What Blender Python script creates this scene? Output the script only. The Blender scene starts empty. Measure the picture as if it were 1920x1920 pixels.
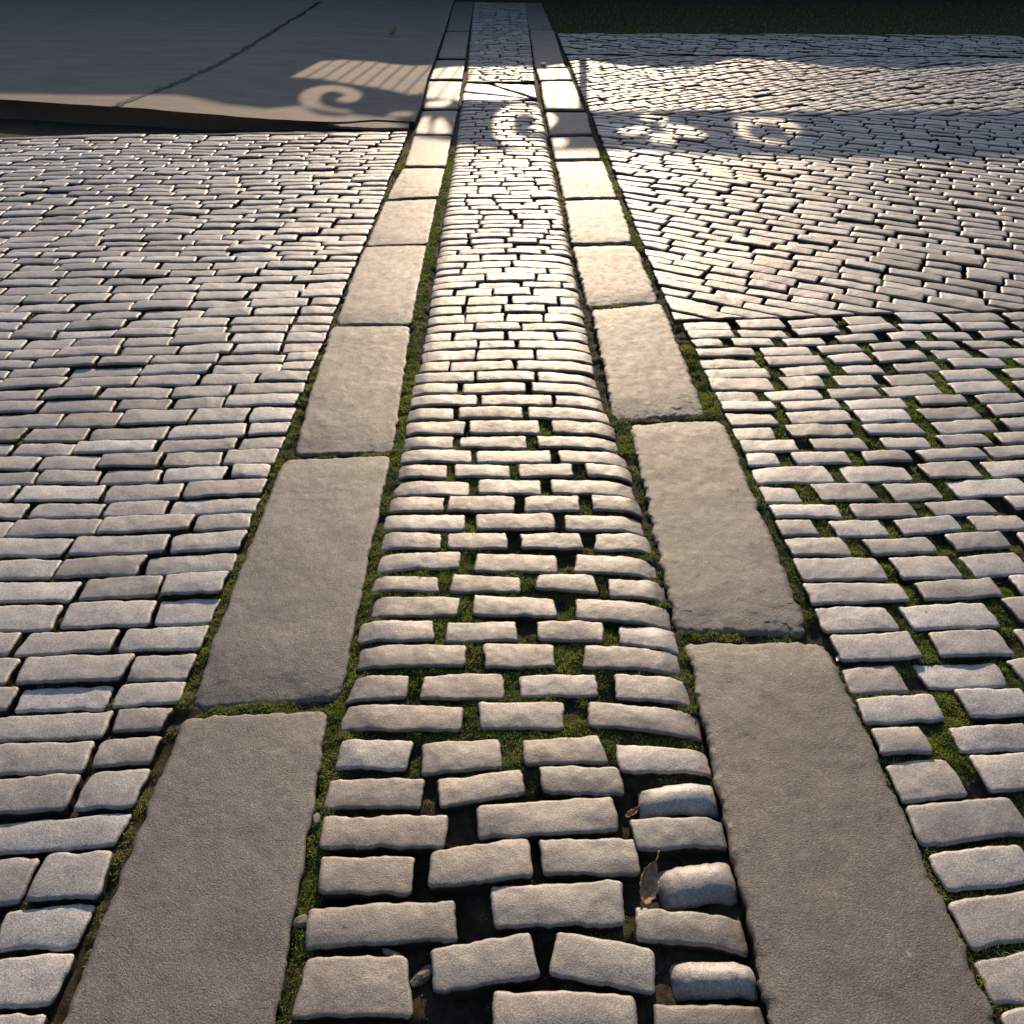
import bpy, math, random
import numpy as np
from mathutils import Vector

random.seed(7)
RS = np.random.RandomState(11)
SC = bpy.context.scene
COL = SC.collection

# ------------------------------------------------------------------ camera, world, sun, exposure
H = 1.5                       # eye height (m)
F = 1400.0                    # focal length in pixels of the 1920 px square photograph
PITCH = math.atan(1137.0 / F)
SUN_EL = math.radians(20.0)
SUN_AZ = math.radians(4.1)    # to the right of straight ahead (+Y)

cam_d = bpy.data.cameras.new('camera')
cam_d.sensor_width = 36.0
cam_d.lens = 36.0 * F / 1920.0
cam_d.clip_start = 0.02
cam_d.clip_end = 2000.0
cam = bpy.data.objects.new('camera', cam_d)
COL.objects.link(cam)
cam.location = (0, 0, H)
cam.rotation_euler = (math.pi / 2 - PITCH, 0, 0)
SC.camera = cam

w = bpy.data.worlds.new('World'); SC.world = w
w.use_nodes = True
nt = w.node_tree
sky = nt.nodes.new('ShaderNodeTexSky')
sky.sky_type = 'NISHITA'
sky.sun_disc = False
sky.sun_elevation = SUN_EL
sky.sun_rotation = SUN_AZ
sky.air_density = 1.0
sky.dust_density = 1.0
sky.ozone_density = 1.0
bg = nt.nodes['Background']
nt.links.new(sky.outputs[0], bg.inputs[0])
bg.inputs[1].default_value = 0.09

SUN_DIR = Vector((math.sin(SUN_AZ) * math.cos(SUN_EL), math.cos(SUN_AZ) * math.cos(SUN_EL), math.sin(SUN_EL)))
sd = bpy.data.lights.new('sun', 'SUN')
sd.energy = 3.6
sd.angle = math.radians(0.35)
sd.color = (1.0, 0.76, 0.52)
so = bpy.data.objects.new('sun', sd)
COL.objects.link(so)
so.rotation_euler = SUN_DIR.to_track_quat('Z', 'Y').to_euler()
so.location = (3, 30, 20)

SC.view_settings.view_transform = 'Standard'
SC.view_settings.look = 'None'
SC.view_settings.gamma = 1
SC.view_settings.exposure = 0.84

# ------------------------------------------------------------------ helpers
CP, SP = math.cos(PITCH), math.sin(PITCH)

def ground(px, py, z=0.0):
    """where the ray through a photograph pixel meets the level z (used for measuring the paving)"""
    u = (px - 960.0) / F; v = (py - 960.0) / F
    fy = CP - v * SP
    fz = -SP - v * CP
    t = (z - H) / fz
    return (u * t, fy * t)

def project(x, y, z=0.0):
    dz = z - H
    d = y * CP - dz * SP
    up = y * SP + dz * CP
    return 960 + F * x / d, 960 - F * up / d

def hsh(ix, iy, seed):
    n = (ix.astype(np.int64) * 374761393 + iy.astype(np.int64) * 668265263 + seed * 144269) & 0x7fffffff
    n = ((n ^ (n >> 13)) * 1274126177) & 0x7fffffff
    n = n ^ (n >> 16)
    return (n & 0xffff) / 65535.0 * 2 - 1

def vn(x, y, f, seed=0):
    x = np.asarray(x) * f; y = np.asarray(y) * f
    ix = np.floor(x).astype(np.int64); iy = np.floor(y).astype(np.int64)
    fx = x - ix; fy = y - iy
    fx = fx * fx * (3 - 2 * fx); fy = fy * fy * (3 - 2 * fy)
    a = hsh(ix, iy, seed); b = hsh(ix + 1, iy, seed); c = hsh(ix, iy + 1, seed); d = hsh(ix + 1, iy + 1, seed)
    return (a * (1 - fx) + b * fx) * (1 - fy) + (c * (1 - fx) + d * fx) * fy

def sstep(a, b, x):
    t = np.clip((x - a) / (b - a), 0, 1)
    return t * t * (3 - 2 * t)

def tag(o, label=None, cat=None, group=None, kind=None):
    if label: o['label'] = label
    if cat: o['category'] = cat
    if group: o['group'] = group
    if kind: o['kind'] = kind
    return o

def mesh_np(name, V, Fq, mat, smooth=True, attrs=None, tris=None):
    me = bpy.data.meshes.new(name)
    V = np.ascontiguousarray(V, dtype=np.float32)
    me.vertices.add(len(V)); me.vertices.foreach_set('co', V.ravel())
    nq = 0 if Fq is None else len(Fq)
    ntr = 0 if tris is None else len(tris)
    loops = []
    if nq: loops.append(np.asarray(Fq, dtype=np.int32).ravel())
    if ntr: loops.append(np.asarray(tris, dtype=np.int32).ravel())
    li = np.concatenate(loops)
    me.loops.add(len(li)); me.loops.foreach_set('vertex_index', li)
    me.polygons.add(nq + ntr)
    st = np.concatenate([np.arange(nq) * 4, nq * 4 + np.arange(ntr) * 3]).astype(np.int32)
    tot = np.concatenate([np.full(nq, 4), np.full(ntr, 3)]).astype(np.int32)
    me.polygons.foreach_set('loop_start', st)
    me.polygons.foreach_set('loop_total', tot)
    me.polygons.foreach_set('use_smooth', np.full(nq + ntr, smooth, dtype=bool))
    me.update(calc_edges=True)
    if attrs:
        for k, a in attrs.items():
            at = me.attributes.new(k, 'FLOAT', 'POINT')
            at.data.foreach_set('value', np.ascontiguousarray(a, dtype=np.float32))
    me.materials.append(mat)
    return me

def soil_shade_of(nx, ny, nv):  # marks the skirt, which gets earth stain and painted joint shade
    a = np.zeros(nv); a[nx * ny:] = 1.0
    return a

def link(name, me, parent=None, loc=None):
    o = bpy.data.objects.new(name, me)
    COL.objects.link(o)
    if loc is not None: o.location = loc
    if parent: o.parent = parent
    return o

def grid_faces(nx, ny):
    i, j = np.meshgrid(np.arange(nx - 1), np.arange(ny - 1), indexing='ij')
    a = (i * ny + j).ravel()
    return np.stack([a, a + ny, a + ny + 1, a + 1], 1)

# the level of the street: gentle swells
def street(x, y):
    return 0.010 * vn(x, y, 0.9, 3) + 0.005 * vn(x, y, 2.3, 4)

# ------------------------------------------------------------------ materials
def new_mat(name):
    m = bpy.data.materials.new(name); m.use_nodes = True
    n = m.node_tree
    return m, n, n.nodes['Principled BSDF']

def N(n, typ, **kw):
    nd = n.nodes.new(typ)
    for k, v in kw.items():
        if k in nd.inputs.keys(): nd.inputs[k].default_value = v
        else: setattr(nd, k, v)
    return nd

def noise(n, co, scale, detail=3, rough=0.6):
    t = n.nodes.new('ShaderNodeTexNoise')
    t.inputs['Scale'].default_value = scale; t.inputs['Detail'].default_value = detail
    t.inputs['Roughness'].default_value = rough
    n.links.new(co, t.inputs['Vector'])
    return t.outputs[0]

def ramp(n, fac, stops):
    r = n.nodes.new('ShaderNodeValToRGB')
    el = r.color_ramp.elements
    while len(el) < len(stops): el.new(0.5)
    for e, (p, c) in zip(el, stops):
        e.position = p; e.color = (c[0], c[1], c[2], 1)
    n.links.new(fac, r.inputs[0])
    return r.outputs[0]

def mix(n, typ, fac, a, b):
    m = n.nodes.new('ShaderNodeMix'); m.data_type = 'RGBA'; m.blend_type = typ
    for sock, v in ((0, fac), (6, a), (7, b)):
        if hasattr(v, 'links'): n.links.new(v, m.inputs[sock])
        elif sock == 0: m.inputs[0].default_value = v
        else: m.inputs[sock].default_value = (v[0], v[1], v[2], 1)
    return m.outputs[2]

def mrange(n, v, a, b, c, d):
    m = n.nodes.new('ShaderNodeMapRange')
    n.links.new(v, m.inputs[0])
    for i, q in enumerate((a, b, c, d)): m.inputs[i + 1].default_value = q
    return m.outputs[0]

def bump(n, h, strength, dist, prev=None):
    b = n.nodes.new('ShaderNodeBump')
    b.inputs['Strength'].default_value = strength; b.inputs['Distance'].default_value = dist
    n.links.new(h, b.inputs['Height'])
    if prev is not None: n.links.new(prev, b.inputs['Normal'])
    return b.outputs[0]

def stone_mat(name, warm, cool, rlo, rhi, grain, grain_d, pit=0.5, spec=0.5, ior=1.5):
    m, n, p = new_mat(name)
    g = n.nodes.new('ShaderNodeNewGeometry'); co = g.outputs['Position']
    at = n.nodes.new('ShaderNodeAttribute'); at.attribute_name = 'tint'
    base = mix(n, 'MIX', at.outputs['Fac'], warm, cool)
    at2 = n.nodes.new('ShaderNodeAttribute'); at2.attribute_name = 'tone'
    v = mrange(n, at2.outputs['Fac'], 0, 1, 0.62, 1.30)
    cmb = n.nodes.new('ShaderNodeCombineColor')
    for i in range(3): n.links.new(v, cmb.inputs[i])
    base = mix(n, 'MULTIPLY', 1.0, base, cmb.outputs[0])
    sp = noise(n, co, grain * 1.3, 3, 0.75)
    base = mix(n, 'MULTIPLY', 1.0, base, ramp(n, sp, [(0.30, (.40, .40, .41)), (0.46, (.90, .90, .90)), (0.58, (1.04, 1.03, 1.0)), (0.70, (1.6, 1.53, 1.45))]))
    st = noise(n, co, 11, 5, 0.7)
    base = mix(n, 'MULTIPLY', 1.0, base, ramp(n, st, [(0.30, (.70, .69, .67)), (0.45, (.95, .95, .95)), (0.7, (1.08, 1.07, 1.05))]))
    st3 = noise(n, co, 55, 4, 0.65)
    base = mix(n, 'MULTIPLY', 1.0, base, ramp(n, st3, [(0.27, (.62, .6, .57)), (0.38, (.95, .95, .94)), (0.7, (1.04, 1.04, 1.04))]))
    # small dark pits and specks
    vo = n.nodes.new('ShaderNodeTexVoronoi'); vo.inputs['Scale'].default_value = 60
    n.links.new(co, vo.inputs['Vector'])
    pitm = ramp(n, vo.outputs['Distance'], [(0.0, (.35, .33, .3)), (0.055, (.45, .43, .4)), (0.09, (1, 1, 1))])
    sel = noise(n, co, 9, 1)
    selm = mrange(n, sel, 0.58, 0.64, 0, pit)
    base = mix(n, 'MULTIPLY', selm, base, pitm)
    cr = n.nodes.new('ShaderNodeTexVoronoi'); cr.inputs['Scale'].default_value = grain * 1.15
    n.links.new(co, cr.inputs['Vector'])
    bw = n.nodes.new('ShaderNodeRGBToBW'); n.links.new(cr.outputs['Color'], bw.inputs[0])
    base = mix(n, 'MULTIPLY', 1.0, base, ramp(n, bw.outputs[0], [(0.15, (.62, .62, .63)), (0.45, (.95, .95, .95)), (0.62, (1.05, 1.04, 1.03)), (0.85, (1.5, 1.46, 1.4))]))
    # a few holes, and dried dark blots
    for vs_, rad_, thr, colr in ((21, .085, .90, (.10, .09, .08)), (8.5, .17, .80, (.72, .70, .68))):
        v2 = n.nodes.new('ShaderNodeTexVoronoi'); v2.inputs['Scale'].default_value = vs_
        nd_ = n.nodes.new('ShaderNodeTexNoise'); nd_.inputs['Scale'].default_value = vs_ * 3
        n.links.new(co, nd_.inputs['Vector'])
        ad = n.nodes.new('ShaderNodeVectorMath'); ad.operation = 'MULTIPLY_ADD'
        n.links.new(nd_.outputs['Color'], ad.inputs[0]); ad.inputs[1].default_value = (.5 / vs_,) * 3; n.links.new(co, ad.inputs[2])
        n.links.new(ad.outputs[0], v2.inputs['Vector'])
        rb = n.nodes.new('ShaderNodeRGBToBW'); n.links.new(v2.outputs['Color'], rb.inputs[0])
        selp = mrange(n, rb.outputs[0], thr * .78, thr * .78 + .01, 0, 1)
        near_ = mrange(n, v2.outputs['Distance'], rad_ * .75, rad_ * 1.15, 1, 0)
        mm = n.nodes.new('ShaderNodeMath'); mm.operation = 'MULTIPLY'
        n.links.new(selp, mm.inputs[0]); n.links.new(near_, mm.inputs[1])
        base = mix(n, 'MULTIPLY', mm.outputs[0], base, colr)
    big_ = noise(n, co, 3.5, 3, .6)
    base = mix(n, 'MULTIPLY', 1.0, base, ramp(n, big_, [(0.35, (.84, .83, .82)), (0.5, (1, 1, 1)), (0.65, (1.14, 1.11, 1.08))]))
    # sides coloured dark: earth stain plus the shade of the joints painted in
    so_ = n.nodes.new('ShaderNodeAttribute'); so_.attribute_name = 'soil_shade'
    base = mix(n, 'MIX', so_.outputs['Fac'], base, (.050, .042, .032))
    n.links.new(base, p.inputs['Base Color'])
    r = noise(n, co, 26, 4, 0.65)
    n.links.new(mrange(n, r, 0.3, 0.7, rlo, rhi), p.inputs['Roughness'])
    p.inputs['Specular IOR Level'].default_value = spec
    p.inputs['IOR'].default_value = ior
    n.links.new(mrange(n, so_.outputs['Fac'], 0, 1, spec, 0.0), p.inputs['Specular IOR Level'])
    b1 = bump(n, noise(n, co, 38, 3, 0.55), 0.5, 0.003)
    b2 = bump(n, noise(n, co, grain, 4, 0.7), 0.9, grain_d, b1)
    n.links.new(b2, p.inputs['Normal'])
    return m

M_SETT = stone_mat('worn_sett_stone', (.158, .130, .105), (.395, .390, .402), .50, .66, 380, .0011, 0.5, 1.0, 1.68)
M_SLAB = stone_mat('granite_slab_stone', (.138, .120, .103), (.128, .124, .120), .54, .68, 300, .0024, 0.15, 0.95, 1.5)

def simple_mat(name, stops, scale, rough, bscale, bdist, spec=0.3, detail=5):
    m, n, p = new_mat(name)
    g = n.nodes.new('ShaderNodeNewGeometry'); co = g.outputs['Position']
    c = ramp(n, noise(n, co, scale, detail, 0.7), stops)
    n.links.new(c, p.inputs['Base Color'])
    p.inputs['Roughness'].default_value = rough
    p.inputs['Specular IOR Level'].default_value = spec
    n.links.new(bump(n, noise(n, co, bscale, 4, 0.7), 0.8, bdist), p.inputs['Normal'])
    return m

M_EARTH = simple_mat('joint_earth', [(0.28, (.012, .010, .008)), (0.5, (.045, .036, .026)), (0.62, (.05, .055, .02)), (0.75, (.12, .10, .075))], 45, .95, 260, .004, .15)
M_IRON = simple_mat('black_iron', [(0.3, (.012, .012, .013)), (0.7, (.03, .028, .026))], 20, .5, 200, .001, .5)
M_WALL = simple_mat('wall_stone', [(0.3, (.16, .14, .12)), (0.7, (.30, .27, .23))], 6, .9, 60, .006)
M_LEAF = simple_mat('dry_leaf', [(0.3, (.10, .055, .03)), (0.5, (.32, .19, .105)), (0.7, (.5, .35, .21))], 90, .65, 200, .001)
M_PAPER = simple_mat('paper', [(0.3, (.62, .62, .62)), (0.7, (.8, .8, .8))], 40, .7, 100, .001)
M_CHIP = simple_mat('mortar', [(0.3, (.09, .08, .065)), (0.7, (.24, .21, .17))], 60, .9, 200, .002)
M_TAR = simple_mat('tar_seam', [(0.3, (.008, .008, .008)), (0.7, (.02, .02, .02))], 60, .7, 200, .002)

def asphalt_mat():
    m, n, p = new_mat('smooth_asphalt')
    g = n.nodes.new('ShaderNodeNewGeometry'); co = g.outputs['Position']
    mp = n.nodes.new('ShaderNodeMapping'); mp.inputs['Scale'].default_value = (0.9, 2.6, 1)
    n.links.new(co, mp.inputs['Vector'])
    c = ramp(n, noise(n, mp.outputs[0], 1.6, 6, 0.7), [(0.3, (.18, .150, .130)), (0.5, (.225, .188, .16)), (0.7, (.27, .228, .195))])
    c = mix(n, 'MULTIPLY', 1.0, c, ramp(n, noise(n, co, 130, 3, 0.7), [(0.3, (.6, .6, .6)), (0.5, (1, 1, 1)), (0.7, (1.35, 1.3, 1.25))]))
    n.links.new(c, p.inputs['Base Color'])
    p.inputs['Roughness'].default_value = .85
    n.links.new(bump(n, noise(n, co, 70, 5, 0.8), 1.0, .012), p.inputs['Normal'])
    return m
M_ASPH = asphalt_mat()

def moss_mat():
    m, n, p = new_mat('moss_green')
    at = n.nodes.new('ShaderNodeAttribute'); at.attribute_name = 'tint'
    c = ramp(n, at.outputs['Fac'], [(0.0, (.06, .10, .014)), (0.35, (.17, .25, .026)), (0.62, (.32, .38, .05)), (0.8, (.26, .21, .07)), (1.0, (.17, .11, .05))])
    n.links.new(c, p.inputs['Base Color'])
    p.inputs['Roughness'].default_value = .75
    p.inputs['Specular IOR Level'].default_value = .2
    tr = n.nodes.new('ShaderNodeBsdfTranslucent')
    n.links.new(c, tr.inputs[0])
    ms = n.nodes.new('ShaderNodeMixShader'); ms.inputs[0].default_value = .45
    n.links.new(p.outputs[0], ms.inputs[1]); n.links.new(tr.outputs[0], ms.inputs[2])
    n.links.new(ms.outputs[0], n.nodes['Material Output'].inputs[0])
    return m
M_MOSS = moss_mat()

# ------------------------------------------------------------------ layout of the paving, measured on the ground
# stones are four corners, far-left, far-right, near-right, near-left (photograph pixels)
ROWS = [
 [[(560,1932),(770,1932),(776,2010),(535,2010)], [(925,1860),(1188,1867),(1198,1945),(925,1945)], [(1222,1885),(1434,1880),(1452,1965),(1228,1965)]],
 [[(572,1793),(763,1790),(774,1908),(545,1908)], [(808,1782),(993,1749),(1015,1837),(815,1867)], [(1045,1745),(1228,1782),(1228,1867),(1028,1828)], [(1257,1792),(1412,1797),(1433,1863),(1263,1868)]],
 [[(578,1698),(854,1688),(861,1763),(568,1778)], [(920,1660),(1167,1652),(1175,1737),(923,1742)], [(1188,1698),(1395,1717),(1410,1785),(1192,1763)]],
 [[(602,1603),(780,1605),(768,1677),(595,1672)], [(807,1597),(990,1570),(998,1647),(805,1665)], [(1008,1572),(1193,1572),(1202,1645),(1018,1642)], [(1228,1627),(1372,1605),(1390,1683),(1247,1700)]],
 [[(607,1530),(843,1527),(833,1592),(597,1588)], [(892,1510),(1148,1495),(1162,1560),(897,1573)], [(1178,1537),(1358,1533),(1367,1588),(1196,1599)]],
 [[(618,1453),(798,1455),(788,1513),(602,1510)], [(817,1460),(978,1440),(985,1488),(825,1515)], [(1008,1435),(1162,1438),(1173,1493),(1018,1487)], [(1197,1473),(1338,1458),(1355,1518),(1202,1527)]],
 [[(638,1382),(777,1388),(763,1445),(622,1436)], [(792,1390),(937,1382),(942,1438),(788,1452)], [(977,1385),(1123,1377),(1143,1430),(982,1432)], [(1153,1393),(1328,1402),(1342,1446),(1162,1445)]],
 [[(648,1315),(870,1322),(865,1370),(630,1362)], [(897,1313),(1058,1313),(1060,1364),(900,1366)], [(1103,1313),(1312,1333),(1320,1384),(1103,1360)]],
 [[(663,1265),(767,1263),(762,1307),(642,1312)], [(792,1263),(943,1258),(947,1307),(785,1308)], [(972,1263),(1117,1262),(1122,1303),(977,1304)], [(1150,1263),(1293,1272),(1305,1321),(1152,1308)]],
 [[(673,1208),(873,1208),(875,1250),(665,1251)], [(905,1205),(1038,1207),(1042,1250),(908,1253)], [(1097,1207),(1275,1221),(1287,1263),(1092,1249)]],
 [[(677,1165),(813,1163),(813,1202),(667,1203)], [(837,1165),(968,1163),(970,1200),(832,1202)], [(1007,1165),(1130,1165),(1133,1203),(1005,1199)], [(1160,1172),(1270,1177),(1281,1222),(1160,1204)]],
 [[(700,1113),(865,1117),(858,1153),(687,1153)], [(887,1113),(1040,1119),(1045,1155),(885,1151)], [(1080,1121),(1256,1136),(1263,1177),(1078,1159)]],
 [[(702,1078),(823,1077),(823,1107),(692,1106)], [(847,1074),(975,1078),(977,1108),(843,1107)], [(1010,1076),(1112,1078),(1123,1113),(1002,1104)], [(1140,1083),(1248,1090),(1254,1127),(1142,1118)]],
 [[(713,1037),(863,1032),(863,1063),(702,1069)], [(893,1033),(1042,1037),(1046,1072),(888,1068)], [(1080,1037),(1228,1049),(1240,1083),(1075,1072)]],
 [[(720,997),(828,998),(825,1028),(710,1028)], [(840,997),(950,995),(952,1025),(837,1026)], [(975,998),(1088,1000),(1095,1029),(977,1027)], [(1117,1000),(1218,1002),(1232,1036),(1115,1029)]],
]
SUNK = {(1, 3), (2, 3), (3, 3), (5, 3), (0, 2)}
def flat_row(y0, y1, spans, droop=7):
    r = []
    for k, (a, b) in enumerate(spans):
        last = k == len(spans) - 1
        dd = droop if last else 0
        # sides lean with the perspective of the strip
        la = (a - 935) / (y1 + 177.0) * (y1 - y0) * .5; lb = (b - 935) / (y1 + 177.0) * (y1 - y0) * .5
        r.append([(a - la, y0), (b - lb, y0 + dd), (b + lb, y1 + dd + 1), (a + la, y1)])
    return r
for y0, y1, sp in [
 (963, 991, [(719,872),(893,1040),(1060,1208)]), (930, 957, [(728,833),(840,965),(983,1087),(1110,1203)]),
 (899, 925, [(736,880),(897,1015),(1033,1190)]), (870, 893, [(743,838),(852,957),(972,1075),(1098,1186)]),
 (843, 865, [(750,885),(893,1033),(1048,1176)]), (818, 838, [(756,850),(862,987),(1007,1160)]),
 (790, 812, [(760,872),(880,1012),(1035,1155)]), (765, 785, [(763,852),(860,980),(990,1143)]),
 (741, 760, [(768,895),(902,1035),(1041,1132)]), (719, 737, [(772,858),(868,985),(997,1126)]),
 (698, 715, [(775,890),(893,1002),(1008,1120)])]:
    ROWS.append(flat_row(y0, y1, sp))

setts = []   # dicts: q (4 ground corners), region, row, pos, r, drop, gap params
def add_sett(q, region, row, pos, edge=.016, droopR=0., droopL=0., z=0.0, tint=None, depth=.06, crown=.0025):
    setts.append(dict(q=np.array(q, dtype=float), region=region, row=row, pos=pos, edge=edge, dR=droopR, dL=droopL,
                      z=z, tint=RS.rand() if tint is None else tint, tone=RS.rand(), depth=depth, crown=crown,
                      tx=RS.normal(0, .008), ty=RS.normal(0, .010)))

for ri, row in enumerate(ROWS):
    for k, s in enumerate(row):
        q = [ground(*p) for p in s]
        first, last = k == 0, k == len(row) - 1
        if (ri, k) in ((1, 3), (3, 3), (5, 3)):
            add_sett(q, 'centre', ri + 1, k + 1, edge=.026, z=-.006, tint=.5, crown=.014, droopL=.014, droopR=.012)
            continue
        add_sett(q, 'centre', ri + 1, k + 1, edge=.0068,
                 droopR=.022 if last else 0., droopL=.012 if first and ri > 5 else 0.,
                 z=RS.normal(0, .0025), tint=np.clip(RS.normal(.18 if ri < 6 else .22, .16), 0, 1), crown=.003)

SLABS_L = [
 [(341,1337),(617,1324),(425,2450),(-95,2450)], [(531,857),(733,852),(638,1304),(349,1317)],
 [(622,613),(771,611),(737,845),(549,848)], [(683,458),(800,458),(772,606),(629,606)],
 [(722,370),(820,370),(802,454),(685,454)], [(755,312),(835,311),(822,367),(723,368)],
 [(775,253),(848,253),(836,308),(757,309)], [(791,206),(858,206),(849,250),(776,251)],
 [(804,151),(867,151),(859,203),(793,203)], [(819,111),(873,111),(867,148),(805,148)],
 [(836,58),(880,58),(873,108),(821,108)], [(852,4),(889,4),(880,55),(837,55)]]
SLABS_R = [
 [(1283,1200),(1546,1197),(2040,2300),(1530,2300)], [(1178,790),(1353,779),(1519,1188),(1268,1181)],
 [(1108,577),(1240,565),(1324,775),(1150,785)], [(1072,459),(1190,456),(1236,562),(1100,571)],
 [(1057,372),(1160,370),(1188,452),(1071,455)], [(1040,299),(1130,299),(1158,368),(1056,370)],
 [(1030,253),(1112,253),(1128,297),(1040,297)], [(1022,209),(1099,209),(1110,251),(1030,251)],
 [(1012,152),(1075,152),(1096,206),(1021,206)], [(1004,128),(1063,128),(1074,150),(1011,150)],
 [(993,58),(1038,58),(1061,125),(1003,126)], [(983,4),(1015,4),(1036,55),(992,55)]]

def lerp_line(pts, y):
    ys = [p[1] for p in pts]; xs = [p[0] for p in pts]
    return float(np.interp(y, ys, xs))

# ---- procedural rows filling a convex region of ground
def clip_interval(poly, o, d):
    """interval of the line o + s d inside a convex polygon (ccw or cw)"""
    lo, hi = -1e9, 1e9
    n = len(poly)
    area = sum(poly[i][0] * poly[(i + 1) % n][1] - poly[(i + 1) % n][0] * poly[i][1] for i in range(n))
    sg = 1 if area > 0 else -1
    for i in range(n):
        ax, ay = poly[i]; bx, by = poly[(i + 1) % n]
        nx, ny = -(by - ay) * sg, (bx - ax) * sg
        num = nx * (o[0] - ax) + ny * (o[1] - ay); den = nx * d[0] + ny * d[1]
        if abs(den) < 1e-12:
            if num < 0: return None
            continue
        s = -num / den
        if den > 0: lo = max(lo, s)
        else: hi = min(hi, s)
    return (lo, hi) if hi > lo else None

def fill(poly, ang, pitch, L0, L1, gj, ge, region, origin, from_right=False, start=None, edge=.0068, zj=.003, tint=(.5, .25), wav=.0):
    d = (math.cos(ang), math.sin(ang)); n = (-d[1], d[0])
    ts = [(p[0] - origin[0]) * n[0] + (p[1] - origin[1]) * n[1] for p in poly]
    k0 = int(math.floor(min(ts) / pitch)); k1 = int(math.ceil(max(ts) / pitch))
    t = k0 * pitch
    row = 0
    bounds = []
    WARP = .35 if ('diagonal' in region or 'far' in region) else .8
    pv = .07 if WARP < .5 else .14
    if start == 'up': t = 0.0
    if start == 'down':
        t = 0.0
        while t > min(ts):
            pp = pitch * RS.uniform(1 - pv, 1 + pv); bounds.append((t - pp, t)); t -= pp
        bounds = bounds[::-1]
    else:
        while t < max(ts):
            pp = pitch * RS.uniform(1 - pv, 1 + pv); bounds.append((t, t + pp)); t += pp
    for t_lo, t_hi in bounds:
        ta, tb = t_lo + gj * .5, t_hi - gj * .5
        ia = clip_interval(poly, (origin[0] + n[0] * ta, origin[1] + n[1] * ta), d)
        ib = clip_interval(poly, (origin[0] + n[0] * tb, origin[1] + n[1] * tb), d)
        if ia is None and ib is None: continue
        if ia is None or ib is None:
            g_, b_ = (tb, ta) if ia is None else (ta, tb)      # row running out at a corner of the field
            for _ in range(14):
                m_ = (g_ + b_) / 2
                im = clip_interval(poly, (origin[0] + n[0] * m_, origin[1] + n[1] * m_), d)
                if im is None: b_ = m_
                else: g_ = m_; last = im
            if abs(g_ - (tb if ia is None else ta)) < .012: continue
            if ia is None: ta = g_; ia = last
            else: tb = g_; ib = last
        row += 1
        s0 = max(ia[0], ib[0]); s1 = min(ia[1], ib[1])
        if s1 - s0 < L0 * .4:
            if (ia[1] - ia[0] + ib[1] - ib[0]) * (tb - ta) * .5 < .004: continue
            parts = 1 if max(ia[1] - ia[0], ib[1] - ib[0]) < .36 else 2
            for h_ in range(parts):
                f0, f1 = h_ / parts, (h_ + 1) / parts - (.02 if h_ + 1 < parts else 0)
                qq = [(ib[0] + (ib[1] - ib[0]) * f0, tb), (ib[0] + (ib[1] - ib[0]) * f1, tb), (ia[0] + (ia[1] - ia[0]) * f1, ta), (ia[0] + (ia[1] - ia[0]) * f0, ta)]
                q = [(origin[0] + d[0] * a_ + n[0] * t_, origin[1] + d[1] * a_ + n[1] * t_) for a_, t_ in qq]
                q = [(x_, y_ + WARP * (.022 * float(vn(x_, y_ * .35, 1.6, 55)) + .008 * float(vn(x_, y_ * .5, 4.5, 56)))) for x_, y_ in q]
                add_sett(q, region, row, h_ + 1, edge=.004, z=0, tint=np.clip(RS.normal(*tint), 0, 1))
            continue
        # break points, starting beside the kerb
        cuts = []
        if from_right:
            s = s1
            first = True
            while s > s0:
                L = RS.uniform(L0, L1) * (RS.choice([.62, 1.0]) if first else 1)
                first = False
                if s - L - s0 < L0 * .45: L = s - s0 + 1e-6
                cuts.append((max(s - L, s0), s)); s -= L + 0
        else:
            s = s0; first = True
            while s < s1:
                L = RS.uniform(L0, L1) * (RS.choice([.62, 1.0]) if first else 1)
                first = False
                if s1 - s - L < L0 * .45: L = s1 - s + 1e-6
                cuts.append((s, min(s + L, s1))); s += L
        for pi, (a, b) in enumerate(cuts):
            if b - a < .07: continue
            g = ge * RS.uniform(.5, 1.4) * .5
            a0 = a1 = a + g; b0 = b1 = b - g
            if abs(a - s0) < 1e-6: a0, a1 = ia[0], ib[0]
            if abs(b - s1) < 1e-6: b0, b1 = ia[1], ib[1]
            if b0 - a0 < .04 or b1 - a1 < .04: continue
            sk = RS.normal(0, .003, 8)
            wv = [wav * math.sin(q * 2.1 + region.__len__()) for q in (a, b)]
            def P(s, tt, j, wq): return (origin[0] + d[0] * (s + sk[j]) + n[0] * (tt + sk[j + 4] + wq), origin[1] + d[1] * (s + sk[j]) + n[1] * (tt + sk[j + 4] + wq))
            wv = [0, 0]
            q = [P(a1, tb, 0, wv[0]), P(b1, tb, 1, wv[1]), P(b0, ta, 2, wv[1]), P(a0, ta, 3, wv[0])]
            q = [(x_, y_ + WARP * (.022 * float(vn(x_, y_ * .35, 1.6, 55)) + .008 * float(vn(x_, y_ * .5, 4.5, 56)))) for x_, y_ in q]
            ce = region == 'centre'
            add_sett(q, region, row, pi + 1, edge=edge, droopR=.018 if ce and b > s1 - 1e-4 else 0, droopL=.010 if ce and a < s0 + 1e-4 else 0, z=RS.normal(0, zj), tint=np.clip(RS.normal(*tint), 0, 1))

G = ground
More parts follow.
